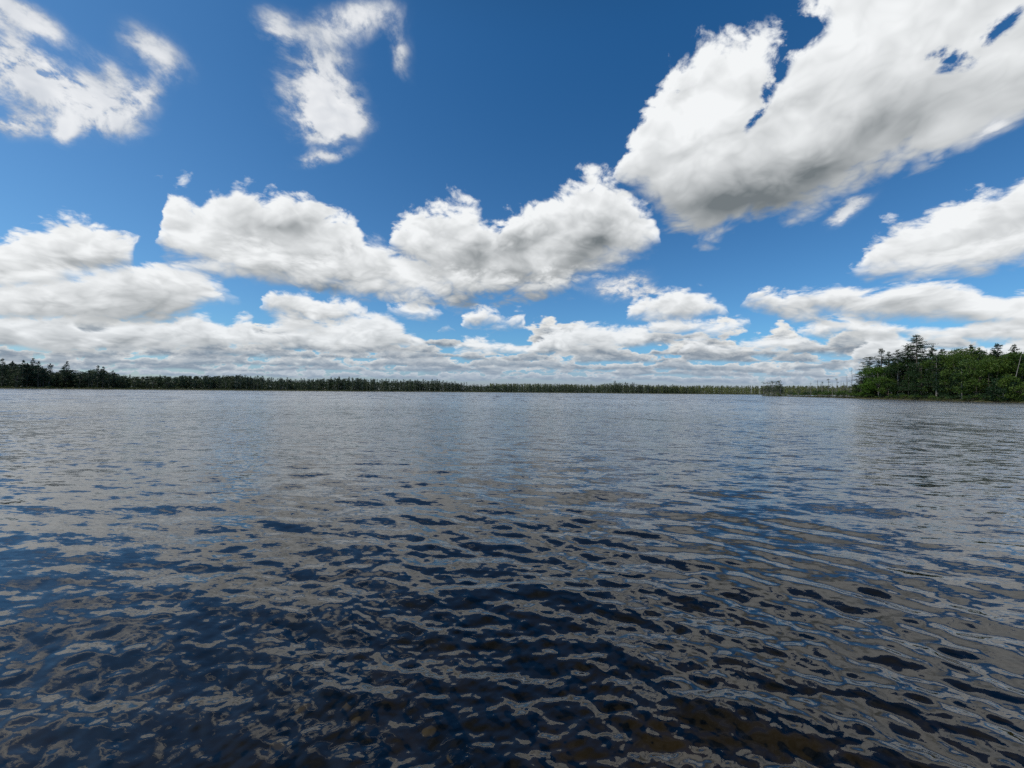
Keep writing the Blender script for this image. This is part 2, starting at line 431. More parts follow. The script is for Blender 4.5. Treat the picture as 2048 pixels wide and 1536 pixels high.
def sdf(x, y):
    """distance to the shore: positive on land"""
    x = np.asarray(x, float); y = np.asarray(y, float)
    d = np.full(x.shape, 1e9); ins = np.zeros(x.shape, bool)
    A = LAKE; B = np.roll(LAKE, -1, 0)
    for (ax, ay), (bx, by) in zip(A, B):
        ex, ey = bx - ax, by - ay
        t = np.clip(((x - ax) * ex + (y - ay) * ey) / (ex * ex + ey * ey), 0, 1)
        d = np.minimum(d, np.hypot(x - ax - t * ex, y - ay - t * ey))
        cr = ((ay > y) != (by > y))
        with np.errstate(divide='ignore', invalid='ignore'):
            xi = ax + (y - ay) / (by - ay) * ex
        ins ^= cr & (x < xi)
    return np.where(ins, -d, d)
def ground_z(x, y):
    s = sdf(x, y)
    land = np.minimum(0.10 + s * 0.35, 0.42) + np.clip(s - 5, 0, 200) * 0.008
    bed = -np.minimum(0.10 + (-s) * 0.085, 4.5)
    near = np.hypot(x, y) < 12
    rough = 0.05 * np.sin(x * 2.1 + 1.3 * np.sin(y * 1.7)) * np.cos(y * 2.6 + 0.8 * np.sin(x * 3.1)) + 0.03 * np.sin(x * 6.3 + y * 4.1)
    return np.where(s > 0, land, bed + np.where(near, rough, 0))
def gz(x, y): return float(ground_z(np.array([x]), np.array([y]))[0])

mt, nt = newmat('lake_bed_and_soil'); M_GROUND = mt
p = world_pos(); gx, gy, gzz = sep(p)
f1 = fbm(vm('ADD', p, (0.7, -0.1, 0.0)), 0.9, 5, 0.6); f2 = fbm(p, 5.0, 4, 0.6); f3 = voro(p, 5.5, 0, 0.5, 0.2)
bed = mixc(sstep(0.40, 0.62, f1), (0.012, 0.009, 0.006, 1), (0.10, 0.078, 0.026, 1))
bed = mixc(sstep(0.55, 0.75, f2) * 0.6, bed, (0.10, 0.09, 0.07, 1))
soil = mixc(f2, (0.035, 0.040, 0.014, 1), (0.06, 0.06, 0.025, 1))
bed = mixc(sstep(-0.62, -1.05, gzz), bed, (0.008, 0.008, 0.007, 1))      # light lost in deeper water, put into the bed colour
gc_ = mixc(sstep(0.05, 0.2, gzz), bed, soil)
d_ = nt.nodes.new('ShaderNodeBsdfPrincipled'); put(d_.inputs['Base Color'], gc_); d_.inputs['Roughness'].default_value = 0.9
out(nt, d_.outputs[0])

def polar(az, rr):
    A_, R_ = np.meshgrid(az, rr)
    return np.sin(A_) * R_, np.cos(A_) * R_
def grid_faces(nr, na, wrap=True):
    i = np.arange(nr - 1)[:, None] * na; j = np.arange(na if wrap else na - 1)[None]; j2 = (j + 1) % na
    return np.stack([i + j, i + j2, i + na + j2, i + na + j], -1).reshape(-1, 4)
az = np.radians(np.concatenate([np.arange(-180, -60, 1.5), np.arange(-60, 60, 0.2), np.arange(60, 180, 1.5)]))
rr = np.concatenate([[0.02], np.geomspace(0.3, 90, 110), np.arange(92, 420, 2.5), np.arange(423, 900, 6), np.geomspace(920, 9000, 24)])
gx_, gy_ = polar(az, rr)
zz = ground_z(gx_.ravel(), gy_.ravel())
me = mesh_from('ground', np.stack([gx_.ravel(), gy_.ravel(), zz], 1), [grid_faces(len(rr), len(az))], [M_GROUND], smooth=True)
tag(link('ground', me), kind='structure')

# ------------------------------------------------------------------ water
LAYOUT = []
wav = np.random.default_rng(4)
lam = np.concatenate([np.geomspace(0.055, 0.20, 44), np.geomspace(0.21, 0.62, 32), np.geomspace(0.7, 1.9, 10)])
NW = len(lam)
thw = np.where(lam > 0.30, wav.normal(0, 0.36, NW) + math.radians(13), wav.normal(0, 0.75, NW))               # travel direction about the view axis
kx, ky = 2 * np.pi / lam * np.sin(thw), 2 * np.pi / lam * np.cos(thw)
slope = np.where(lam < 0.205, 0.0205, np.where(lam < 0.63, 0.0215, 0.016)) * wav.uniform(0.6, 1.4, NW)
ph = wav.uniform(0, 2 * np.pi, NW)
def step_r(r): return max(0.0065, r * r / 700.0)
rs = [0.8]
while rs[-1] < 900: rs.append(rs[-1] + min(step_r(rs[-1]), 40))
rs = np.array([0.01, 0.15, 0.3, 0.45, 0.6] + rs + [1300, 2200, 4500, 9500])
waz = np.radians(np.concatenate([np.arange(-180, -78, 1.0), np.arange(-78, -60, 0.35), np.arange(-60, 60, 0.13), np.arange(60, 78, 0.35), np.arange(78, 180, 1.0)]))
wx_, wy_ = polar(waz, rs)
R2 = np.hypot(wx_, wy_)
stp = np.gradient(rs)[:, None] * np.ones_like(wx_)
warpx = wx_ + 0.10 * np.sin(wy_ * 1.1 + 0.7 * np.sin(wx_ * 0.9)); warpy = wy_ + 0.10 * np.sin(wx_ * 1.3 + 1.7 + 0.6 * np.sin(wy_ * 0.7))
patch = 0.85 + 0.3 * np.sin(wx_ * 0.55 + 1.1 * np.sin(wy_ * 0.31)) * np.sin(wy_ * 0.43 + 0.8 * np.sin(wx_ * 0.37 + 1.0))
H = np.zeros_like(wx_)
near_rows = rs < 60
nr_ = near_rows.sum()
for k in range(NW):
    a_ = slope[k] * lam[k] / (2 * np.pi)
    keep = np.clip((lam[k] / stp[:nr_] - 3.0) / 4.0, 0, 1)
    rows = np.nonzero(keep[:, 0] > 0)[0]
    if len(rows) == 0: continue
    e_ = rows[-1] + 1
    arg = kx[k] * warpx[:e_] + ky[k] * warpy[:e_] + ph[k]
    s_ = np.sin(arg)
    H[:e_] += a_ * keep[:e_] * (s_ + 0.22 * np.cos(2 * arg)) * (patch[:e_] if lam[k] < 0.65 else 1.0)
mt, nt = newmat('lake_water'); M_WATER = mt
p = world_pos(); px_, py_, pz_ = sep(p)
rdist = m('SQRT', px_ * px_ + py_ * py_)
# small wave slopes, point sampled: what the mesh is too coarse to carry
pc = xyz(px_ * 0.36, py_ + px_ * 0.12, 0.0)
s1 = vm('SUBTRACT', fbm(pc, 4.2, 4, 0.66, color=True), (0.5, 0.5, 0.5))
s2 = vm('SUBTRACT', fbm(pc, 0.62, 2, 0.55, color=True), (0.5, 0.5, 0.5))
s3 = vm('SUBTRACT', fbm(pc, 13.0, 4, 0.62, color=True), (0.5, 0.5, 0.5))
gust = 0.75 + 0.5 * sstep(0.35, 0.65, fbm(xyz(px_ * 0.02, py_ * 0.05, 0.0), 1.0, 3, 0.5))
f_1 = sstep(2.5, 12.0, rdist); f_2 = sstep(8.0, 40.0, rdist)
sl = vm('ADD', vm('SCALE', s1, f_1 * gust * 0.95 + 0.04), vm('ADD', vm('SCALE', s2, f_2 * gust * 0.42), vm('SCALE', s3, gust * 0.46)))
s4 = vm('SUBTRACT', fbm(xyz(px_ * 1.1, py_ * 0.22, 0.0), 0.35, 4, 0.66, color=True), (0.5, 0.5, 0.5))
s5 = vm('SUBTRACT', fbm(xyz(px_ * 2.4, py_ * 0.8, 0.0), 0.55, 4, 0.68, color=True), (0.5, 0.5, 0.5))
sl = vm('ADD', sl, vm('ADD', vm('SCALE', s4, sstep(25.0, 120.0, rdist) * gust * 1.7), vm('SCALE', s5, sstep(8.0, 35.0, rdist) * gust * 0.8)))
sl = vm('MULTIPLY', sl, (0.55, 1.0, 0.0))
gn = nt.nodes.new('ShaderNodeNewGeometry')
N_ = vm('NORMALIZE', vm('ADD', S(gn.outputs['Normal']), sl))
fr = nt.nodes.new('ShaderNodeFresnel'); fr.inputs['IOR'].default_value = 1.58; put(fr.inputs['Normal'], N_)
gl = nt.nodes.new('ShaderNodeBsdfGlossy'); gl.inputs['Roughness'].default_value = 0.06; gl.inputs['Color'].default_value = (1, 1, 1, 1); put(gl.inputs['Normal'], N_)
put(gl.inputs['Roughness'], 0.05 + 0.08 * sstep(3.0, 16.0, rdist) + 0.08 * sstep(15.0, 120.0, rdist))
tr = nt.nodes.new('ShaderNodeBsdfTransparent'); tr.inputs['Color'].default_value = (0.43, 0.38, 0.22, 1)   # tea-coloured lake water
ms = nt.nodes.new('ShaderNodeMixShader'); nt.links.new(fr.outputs[0], ms.inputs[0]); nt.links.new(tr.outputs[0], ms.inputs[1]); nt.links.new(gl.outputs[0], ms.inputs[2])
out(nt, ms.outputs[0])
me = mesh_from('water', np.stack([wx_.ravel(), wy_.ravel(), H.ravel()], 1), [grid_faces(len(rs), len(waz))], [M_WATER], smooth=True)
tag(link('water', me), kind='structure')
print('water verts', H.size, 'rows', len(rs))
sun_data.cycles.use_multiple_importance_sampling = False
scene.cycles.use_denoising = False
scene.cycles.max_bounces = 5; scene.cycles.diffuse_bounces = 2; scene.cycles.glossy_bounces = 3; scene.cycles.transmission_bounces = 4

# ------------------------------------------------------------------ trees
def top_height(px, row, depth):
    return CAM_H + uv(px, row)[1] * depth
def pine_geo(H, width, base=0.12, whorls=None, droop=0.0, gap=0.25, tuft=1.0, seed=0, flag=0, leaf=0.34, dens=1.0, lean=0.0):
    """white pine: tapered trunk, whorls of long limbs carrying flat plates of needles. flag: limbs mostly to -1/+1 side"""
    r = np.random.default_rng(seed)
    T, L = Geo(), Geo()
    zs = np.linspace(0, H, 9)
    ax = np.cumsum(r.normal(0, 0.012 * H / 9, 9)) + lean * zs; ay = np.cumsum(r.normal(0, 0.012 * H / 9, 9))
    ax -= ax[0]; ay -= ay[0]
    T.tube(np.stack([ax, ay, zs - 0.5], 1), 0.020 * H * (1 - zs / H) ** 0.8 * 0.75 + 0.03, 7)
    whorls = whorls or int(H * 1.05)
    for w in range(whorls):
        f = base + (1 - base) * (w + r.uniform(-0.3, 0.3)) / whorls
        f = min(max(f, base), 0.985)
        z = f * H; cx, cy = np.interp(z, zs, ax), np.interp(z, zs, ay)
        prof = math.sin(math.pi * min(1.0, 0.18 + 0.82 * (1 - (f - base) / (1 - base)) ** 0.75)) ** 0.7 if f > base + 0.1 else 0.7
        prof = min(1.0, (1 - (f - base) / (1 - base)) ** 0.62 + 0.10) * r.uniform(0.55, 1.1)
        a0 = r.uniform(0, 6.28)
        nb = r.integers(3, 6)
        for b in range(nb):
            if r.random() < gap: continue
            a = a0 + b * 2 * math.pi / nb + r.normal(0, 0.25)
            ln = width * 0.5 * prof * r.uniform(0.6, 1.12)
            if flag:
                k = math.cos(a) * flag
                ln *= 1.0 if k > 0.2 else 0.35
            rise = (0.25 + 0.45 * f) * ln * 0.5 - droop * ln
            t_ = np.linspace(0, 1, 5)[:, None]
            end = np.array([math.cos(a) * ln, math.sin(a) * ln, rise])
            pts = np.array([cx, cy, z - 0.5]) + t_ * end + np.concatenate([np.zeros((5, 2)), 0.10 * ln * (t_ ** 2 - t_)], 1)
            T.tube(pts, np.linspace(0.035 + 0.008 * ln, 0.015, 5), 4)
            n = int(38 * ln * dens * tuft)
            s = r.uniform(0.28, 1.05, n) ** 0.8
            base_p = pts[0] + s[:, None] * (pts[-1] - pts[0])
            spread = 0.20 * ln * (0.35 + s) * (1.25 - s * 0.55)
            c_ = base_p + np.stack([-math.sin(a) * r.normal(0, 1, n) * spread, math.cos(a) * r.normal(0, 1, n) * spread, r.normal(0.10, 0.15, n)], 1)
            L.leaves(c_, leaf, 0.36, r)
    n = 60
    s = r.uniform(0.93, 1.01, n)
    L.leaves(np.stack([np.interp(s * H, zs, ax) + r.normal(0, 0.22, n), np.interp(s * H, zs, ay) + r.normal(0, 0.22, n), s * H - 0.5], 1), leaf * 0.9, 1, r)
    return T, L
def broad_geo(H, width, seed=0, base=0.15, leaf=0.36, dens=1.0, clumps=30, trunk_lean=0.0, top=1.0):
    """broadleaf: forked trunk, limbs out to clumps of leaves, gaps between the clumps"""
    r = np.random.default_rng(seed)
    T, L = Geo(), Geo()
    fork = H * r.uniform(0.30, 0.42)
    zs = np.linspace(0, fork, 5); dx = trunk_lean * zs + r.normal(0, 0.06, 5) * np.linspace(0, 1, 5)
    rad = 0.016 * H
    T.tube(np.stack([dx, r.normal(0, 0.05, 5) * np.linspace(0, 1, 5), zs - 0.5], 1), np.linspace(rad, rad * 0.7, 5), 7)
    for c in range(clumps):
        u_ = r.uniform(-1, 1); a = r.uniform(0, 6.28); q_ = r.uniform(0.45, 1.0) ** 0.5
        zc = H * (base + (1 - base) * (0.5 + 0.5 * u_ * q_)) - 0.5
        wr = width * 0.5 * math.sqrt(max(0.05, 1 - (u_ * q_) ** 2 * (0.9 if u_ > 0 else 0.55))) * q_ * r.uniform(0.7, 1.1)
        ce = np.array([math.cos(a) * wr + trunk_lean * fork, math.sin(a) * wr, min(zc, H * 0.97 - 0.9)])
        st = np.array([dx[-1], 0, fork - 0.6]) if zc > fork else np.array([dx[2], 0, zs[2] - 0.5])
        mid = (st + ce) / 2 + np.array([0, 0, 0.06 * H]) * r.uniform(0, 1)
        if c % 2 == 0: T.tube(np.array([st, mid, ce]), [rad * 0.45, rad * 0.28, 0.03], 4)
        cr = width * r.uniform(0.11, 0.19)
        n = int(95 * dens * (cr / 1.1) ** 1.5)
        d = r.normal(size=(n, 3)); d /= np.linalg.norm(d, axis=1)[:, None]
        p_ = ce + d * (cr * r.uniform(0.35, 1.0, n) ** 0.5)[:, None] * np.array([1.15, 1.15, 0.72]) * (1 + 0.25 * np.sin(d[:, :1] * 5 + c))
        p_[:, 2] = np.minimum(p_[:, 2], H - 0.5)
        L.leaves(p_, leaf, 0.8, r)
    return T, L
def snag_geo(H, seed=0, limbs=9, spread=0.16, tufts=0, rad=0.016):
    """dead standing tree; tufts: a few live sprays left on it"""
    r = np.random.default_rng(seed)
    T, L = Geo(), Geo()
    zs = np.linspace(0, H, 7)
    ax = np.cumsum(r.normal(0, 0.008 * H, 7)); ax -= ax[0]
    T.tube(np.stack([ax, ax * 0.4, zs - 0.4], 1), rad * H * (1 - zs / H * 0.82), 6)
    for b in range(limbs):
        z = H * r.uniform(0.3, 0.97); a = r.uniform(0, 6.28); ln = H * spread * r.uniform(0.4, 1.2) * (1.25 - z / H)
        x0 = np.interp(z, zs, ax)
        p0 = np.array([x0, x0 * .4, z - 0.4]); p1 = p0 + np.array([math.cos(a) * ln, math.sin(a) * ln, ln * r.uniform(-0.15, 0.9)])
        T.tube(np.array([p0, (p0 + p1) / 2 + [0, 0, -0.04 * ln], p1]), [0.05, 0.035, 0.02], 4)
        if b < tufts:
            L.leaves(p1 + r.normal(0, [0.35, 0.35, 0.22], (16, 3)), 0.34, 0.6, r)
    return T, L

def plant(kind, name, label, cat, x, y, T, L, bark, leafm, group=None, rz=0.0):
    """thing with a trunk and a crown standing on the ground"""
    e = empty(name, (x, y, gz(x, y) - 0.02), rz)
    tag(e, label, cat, group)
    link('trunk', T.mesh('trunk', [bark], True), e)
    if L is not None and L.n: link('crown', L.mesh('crown', [leafm]), e)
    return e
def copy_tree(root, x, y, rz, s, label=None):
    r_ = root.copy(); col.objects.link(r_)
    r_.location = (x, y, gz(x, y) - 0.02); r_.rotation_euler = (0, 0, rz); r_.scale = (s[0], s[0], s[1])
    if label: r_['label'] = label
    for ch in root.children:
        c_ = ch.copy(); col.objects.link(c_); c_.parent = r_
    return r_

# --- the wood on the right shore, tree by tree: (kind, column, top row, metres behind the shore, width in photo px, options, label)
P, B = 'pine', 'broad'
RIGHT = [
 (P, 1740, 714, 12, 62, dict(base=0.10, gap=.15), 'dark pine with tiered limbs at the left edge of the right-hand wood'),
 (P, 1722, 744, 8, 34, dict(base=0.05, gap=.12), 'low dark pine beside the bare snag, outermost of the right-hand wood'),
 (P, 1763, 697, 16, 34, dict(base=0.45, gap=.45, tuft=.8), 'thin pine leader poking above the left end of the right-hand wood'),
 (P, 1778, 704, 18, 44, dict(base=0.15, gap=.25), 'bushy topped pine between the thin leader and the tall bare-stemmed pine'),
 (P, 1796, 700, 9, 40, dict(base=0.50, gap=.40, tuft=.8), 'tall pine with a long bare pale trunk near the left of the wood'),
 (P, 1815, 691, 16, 52, dict(base=0.25, gap=.15), 'broad flat-topped dark pine just left of the tallest pine'),
 (P, 1834, 670, 20, 60, dict(base=0.62, gap=.30, flag=0, droop=.35, tuft=.7), 'tallest pine of the wood, wind-torn top standing clear of the others'),
 (P, 1866, 691, 24, 32, dict(base=0.50, gap=.40), 'small sparse pine top just right of the tallest pine'),
 (P, 1885, 698, 26, 26, dict(base=0.50, gap=.30), 'short pine tip showing over the rounded green crowns'),
 (B, 1757, 731, 3, 46, dict(base=.22, mat='bright', leafk=1), 'bright green maple with a pale trunk at the water, left end of the wood'),
 (B, 1733, 764, 2, 22, dict(base=.05, mat='bright'), 'small bright green shrub tree below the bright green maple'),
 (P, 1843, 716, 3, 64, dict(base=0.10, gap=.10), 'dark pine with long level limbs in the middle front of the wood'),
 (P, 1873, 712, 6, 50, dict(base=0.30, gap=.22), 'pine with a pale lower trunk beside the darkest hollow of the wood'),
 (B, 1800, 724, 10, 44, dict(base=.2, mat='dark'), 'dark rounded tree behind the tall bare-stemmed pine'),
 (B, 1905, 702, 16, 60, dict(base=.2, mat='dark'), 'rounded dark green crown right of the short pine tip'),
 (B, 1932, 696, 18, 58, dict(base=.2), 'high rounded green crown in the middle of the wood skyline'),
 (P, 1924, 728, 2, 50, dict(base=0.08, gap=.15), 'grey-green pine standing at the water with a pale stem'),
 (P, 1943, 690, 26, 24, dict(base=0.5, gap=.25), 'narrow reddish pine top over the high rounded crown'),
 (B, 1951, 720, 4, 56, dict(base=.1, leafk=1), 'yellow-green leafy tree leaning over the shore in the wood'),
 (B, 1966, 699, 20, 50, dict(base=.2, mat='dark'), 'dark crown behind the yellow-green leafy tree'),
 (P, 1996, 687, 22, 52, dict(base=0.30, gap=.28), 'wide-armed pine cresting the right part of the wood'),
 (B, 1989, 716, 6, 54, dict(base=.1), 'full green tree below the wide-armed pine'),
 (P, 2030, 689, 20, 34, dict(base=0.35, gap=.22), 'dense pine top near the right edge of the picture'),
 (B, 2012, 706, 9, 50, dict(base=.12), 'leafy tree left of the leaning dead trunk'),
 (B, 2044, 704, 9, 54, dict(base=.1), 'leafy tree cut by the right edge of the picture'),
 (B, 2006, 752, 1, 36, dict(base=.05, mat='dark'), 'small dark tree at the waterline with a forked pale trunk'),
 (B, 2040, 748, 2, 46, dict(base=.05), 'low leafy tree at the shore in the right corner of the wood'),
 (P, 1978, 744, 3, 40, dict(base=0.05, gap=.1), 'young dark pine low between the leafy shore trees'),
 (B, 1777, 752, 4, 26, dict(base=.1, mat='dark'), 'small dark tree under the bright green maple, to its right'),
 (B, 1893, 742, 7, 34, dict(base=.1, mat='dark'), 'dark undergrowth tree at the darkest hollow of the wood'),
 (P, 1817, 742, 4, 34, dict(base=0.08, gap=.1), 'young pine below the broad flat-topped pine'),
]
for i, (kind, px, row, back_, wpx, o_, label) in enumerate(RIGHT):
    d = shore_depth(px, SPIT) * 1.0 + back_
    x = at(px, d); y = d
    Ht = top_height(px, row, d) - gz(x, y) + 0.5
    wd = wpx / F * d * 1.0
    mat = o_.get('mat'); 
    if kind == P:
        T, L = pine_geo(Ht, wd, base=o_['base'], gap=o_['gap'], tuft=o_.get('tuft', 1.0) * 1.15, flag=o_.get('flag', 0), droop=o_.get('droop', 0.05), seed=100 + i)
        plant(kind, 'pine_tree', label, 'pine', x, y, T, L, M_PALE if 'pale' in label else M_BARK, M_PINE, rz=0)
    else:
        T, L = broad_geo(Ht, wd * 1.1, seed=100 + i, base=o_['base'], clumps=int(26 + wd * 1.2), dens=1.5, trunk_lean=0.1 if 'leaning' in label else 0)
        plant(kind, 'broadleaf_tree', label, 'tree', x, y, T, L, M_PALE if 'pale' in label else M_BARK,
              M_BRIGHT if mat == 'bright' else (M_PINE if mat == 'dark' and i % 2 else M_BROAD))
# two pale dead trunks in the wood
d = shore_depth(2036, SPIT) + 3
g_ = Geo(); Hs = top_height(2044, 712, d)
g_.tube([[0, 0, 3.0], [0.9, 0, 7.0], [2.6, 0, Hs]], [0.11, 0.09, 0.04], 6)
g_.tube([[0, 0, 3.0], [-0.5, 0.3, 1.2], [-0.6, 0.4, -0.5]], [0.11, 0.14, 0.16], 6)
x = at(2026, d)
o = link('fallen_tree', g_.mesh('fallen_tree', [M_SNAG], True), None, (x, d, gz(x, d))); tag(o, 'grey dead trunk leaning right through the leafy crowns at the right edge', 'dead tree')
# deep inside the wood
protos = []
for k in range(6):
    if k % 2: T, L = pine_geo(17, 8.5, base=.1, gap=.15, seed=300 + k)
    else: T, L = broad_geo(16, 9.5, seed=300 + k, base=.12, clumps=34, dens=1.4)
    protos.append((T, L, k % 2))
def short(label): return ' '.join(label.split()[:6]) if False else label
RREF = [(1722, 'the low outermost dark pine'), (1740, 'the tiered left-edge pine'), (1757, 'the bright green maple'), (1778, 'the bushy topped pine'), (1796, 'the tall bare-stemmed pine'), (1815, 'the flat-topped pine'),
        (1834, 'the tallest pine'), (1858, 'the level-limbed pine'), (1873, 'the dark hollow'), (1905, 'the rounded dark crown'), (1924, 'the grey-green shore pine'), (1951, 'the yellow-green leafy tree'),
        (1989, 'the full green tree'), (1998, 'the wide-armed pine'), (2012, 'the forked pale trunk'), (2026, 'the leaning dead trunk'), (2040, 'the dense pine top'), (2060, 'the last tree at the right edge')]
def ref(px, tab): return min(tab, key=lambda t: abs(t[0] - px))[1]
pr = {}
for n in range(54):
    px = 1722 + (n * 37 % 350) + rng.uniform(-6, 6); bk = 12 + (n % 4) * 9 + rng.uniform(-3, 3)
    d = shore_depth(px, SPIT) + bk; x = at(px, d); k = n % 6
    sky_row = np.interp(px, [1715, 1740, 1770, 1800, 1830, 1860, 1900, 1930, 1970, 2000, 2048], [768, 728, 716, 710, 704, 708, 706, 701, 702, 698, 698])
    Hn = top_height(px, sky_row + rng.uniform(2, 14), d)
    T, L, isp = protos[k]
    base_h = 17 if isp else 16
    lab = ('dark pine ' if isp else 'leafy tree ') + ['just', 'some way', 'far', 'deepest'][n % 4] + ' back in the wood behind ' + ref(px, RREF)
    if k not in pr:
        e = plant('', 'pine_tree' if isp else 'broadleaf_tree', lab, 'tree', x, d, T, L, M_BARK, M_PINE if isp or k == 2 else M_BROAD, 'trees deep inside the right-hand wood')
        e.scale = (1, 1, Hn / base_h); pr[k] = e
    else: copy_tree(pr[k], x, d, rng.uniform(0, 6.28), (rng.uniform(.85, 1.15), Hn / base_h), lab)

# --- the low spit with dead trees
SN = [(1704, 737, 16, 'tall bare grey snag standing clear at the left foot of the right-hand wood', dict(limbs=14, spread=.22, rad=.012)),
      (1621, 764, 0, 'straight bare post-like snag, leftmost tall one in the middle of the spit', dict(limbs=3, spread=.08, tufts=3)),
      (1636, 760, 1, 'crooked bare snag with a forked top on the spit', dict(limbs=8, spread=.25)),
      (1645, 763, 3, 'shaggy half-dead spruce right of the crooked snag', dict(limbs=16, spread=.14, tufts=14)),
      (1657, 758, 0, 'tall half-dead spruce with a blunt tufted top on the spit', dict(limbs=16, spread=.10, tufts=12)),
      (1665, 765, 0, 'short dead spruce between the two tallest of the spit', dict(limbs=8, spread=.10, tufts=4)),
      (1674, 758, 0, 'slim dead spruce, the tallest spike on the low spit', dict(limbs=9, spread=.09, tufts=4)),
      (1681, 762, 2, 'thin grey pole of a dead tree right of the tallest spike', dict(limbs=5, spread=.1)),
      (1687, 764, 1, 'grey dead tree with short twigs near the wood end of the spit', dict(limbs=9, spread=.14)),
      (1694, 752, 4, 'bare twiggy tree just left of the tall bare snag', dict(limbs=14, spread=.25)),
      (1534, 770, 0, 'blunt dark stump of a tree on the left tip of the spit', dict(limbs=5, spread=.10, tufts=5)),
      (1546, 763, 0, 'ragged tree with upswept plumes on the tip of the spit', dict(limbs=16, spread=.26, tufts=12)),
      (1552, 768, 2, 'leafy half-dead tree right of the plumed tree at the spit tip', dict(limbs=12, spread=.2, tufts=8)),
      (1528, 776, 1, 'low broken snag at the very tip of the spit', dict(limbs=4, spread=.14, tufts=1))]
for i, (px, row, bk, label, o_) in enumerate(SN):
    d = shore_depth(px, SPIT) + 3 + bk; x = at(px, d)
    o_.setdefault('rad', 0.02)
    T, L = snag_geo(top_height(px, row, d) + 0.3, seed=500 + i, **o_)
    plant('', 'dead_tree' , label, 'dead tree', x, d, T, L, M_SNAG if row < 760 or i % 2 else M_BARK, M_SWAMP)
# thin grey stems along the spit
SREF = [(1528, 'the broken snag at the very tip'), (1546, 'the plumed tree'), (1562, 'the half-dead leafy tree near the tip'), (1582, 'the low gap past the tip'), (1604, 'the bare stretch before the post-like snag'), (1621, 'the post-like snag'), (1636, 'the crooked snag'),
        (1647, 'the shaggy half-dead spruce'), (1657, 'the blunt tufted spruce'), (1674, 'the tallest spike'), (1687, 'the grey tree with short twigs'), (1704, 'the tall bare snag at the wood')]
tv = []
for k in range(5):
    T, L = snag_geo(5.5, seed=600 + k, limbs=10, spread=.2, tufts=3 + k, rad=.013)
    tv.append((T, L))
pr = {}
for n in range(84):
    px = rng.uniform(1527, 1706) if n < 60 else rng.uniform(1526, 1562); d = shore_depth(px, SPIT) + rng.uniform(2, 16); x = at(px, d); k = n % 5
    s = rng.uniform(.75, 1.35) * (1.75 if px < 1562 else 1.2 if px < 1600 else 1.0) * (0.8 if px > 1560 and px < 1610 else 1)
    lab = 'thin grey-stemmed ' + ['sapling', 'tree'][n % 2] + ' in the spit thicket beside ' + ref(px, SREF)
    if k not in pr:
        pr[k] = plant('', 'swamp_tree', lab, 'tree', x, d, *tv[k], M_SNAG, M_SWAMP, 'thin grey trees of the spit thicket')
        pr[k].scale = (s, s, s)
    else: copy_tree(pr[k], x, d, rng.uniform(0, 6.28), (s, s), lab)
# shrubs at the water along the spit and the wood
def shrub_geo(seed, h=1.5, w=2.2):
    r = np.random.default_rng(seed); T, L = Geo(), Geo()
    for k in range(7):
        a = r.uniform(0, 6.28); e_ = np.array([math.cos(a) * w * .4, math.sin(a) * w * .4, h * r.uniform(.5, .9)])
        T.tube(np.array([[0, 0, -0.2], e_ * [.4, .4, .6], e_]), [0.04, 0.03, 0.01], 4)
        n = 60
        L.leaves(e_ + r.normal(0, [w * .16, w * .16, h * .14], (n, 3)), 0.24, .8, r)
    return T, L
pr = {}
for n in range(60):
    px = 1530 + n * 9.0 + rng.uniform(-4, 4); d = shore_depth(px, SPIT) + rng.uniform(0.5, 2.5); x = at(px, d); k = n % 4
    s = rng.uniform(.5, 1.15) * (2.0 if 1580 < px < 1705 else 1.0)
    where = 'low spit' if px < 1705 else 'foot of the right-hand wood'
    lab = ('rounded green' if k % 2 else 'dark green') + ' shrub at the water ' + ('near ' + ref(px, SREF) if px < 1705 else 'in front of ' + ref(px, RREF))
    grp = 'shrubs along the ' + where
    if k not in pr:
        T, L = shrub_geo(700 + k)
        pr[k] = plant('', 'shrub', lab, 'shrub', x, d, T, L, M_BARK, M_BROAD if k % 2 else M_PINE, grp); pr[k].scale = (s, s, s)
    else:
        c_ = copy_tree(pr[k], x, d, rng.uniform(0, 6.28), (s, s), lab); c_['group'] = grp

# --- left shore and far shore
def far_row(px):
    return np.interp(px, [-60, 0, 25, 50, 75, 100, 150, 200, 230, 270, 300, 380, 455, 500, 540, 600, 680, 760, 830, 880, 920, 960, 1100, 1190, 1215, 1240, 1270, 1310, 1350, 1400, 1560, 1720],
                         [722, 722, 724, 724, 728, 739, 737, 736, 743, 750, 750, 749, 748, 752, 754, 758, 754, 757, 759, 760, 765, 768, 768, 771, 767, 764, 767, 771, 770, 772, 773, 772])
pr = {}
fp = []
for k in range(8):
    if k % 2 == 0: fp.append(pine_geo(18, 8.5, base=.15 + .05 * k / 2, gap=.25, seed=800 + k, leaf=0.5, dens=.6) + ('pine_tree',))
    else: fp.append(broad_geo(16, 9, seed=800 + k, base=.08, clumps=26, dens=.8, leaf=0.5) + ('broadleaf_tree',))
LP = [(4, 717, 0), (24, 722, 2), (45, 720, 0), (64, 717, 4), (76, 723, 6), (99, 727, 2), (127, 731, 2), (132, 723, 4), (155, 736, 1), (195, 731, 6), (205, 733, 0), (225, 741, 2), (64, 726, 1), (34, 738, 3), (110, 745, 5), (140, 742, 7), (172, 741, 1)]
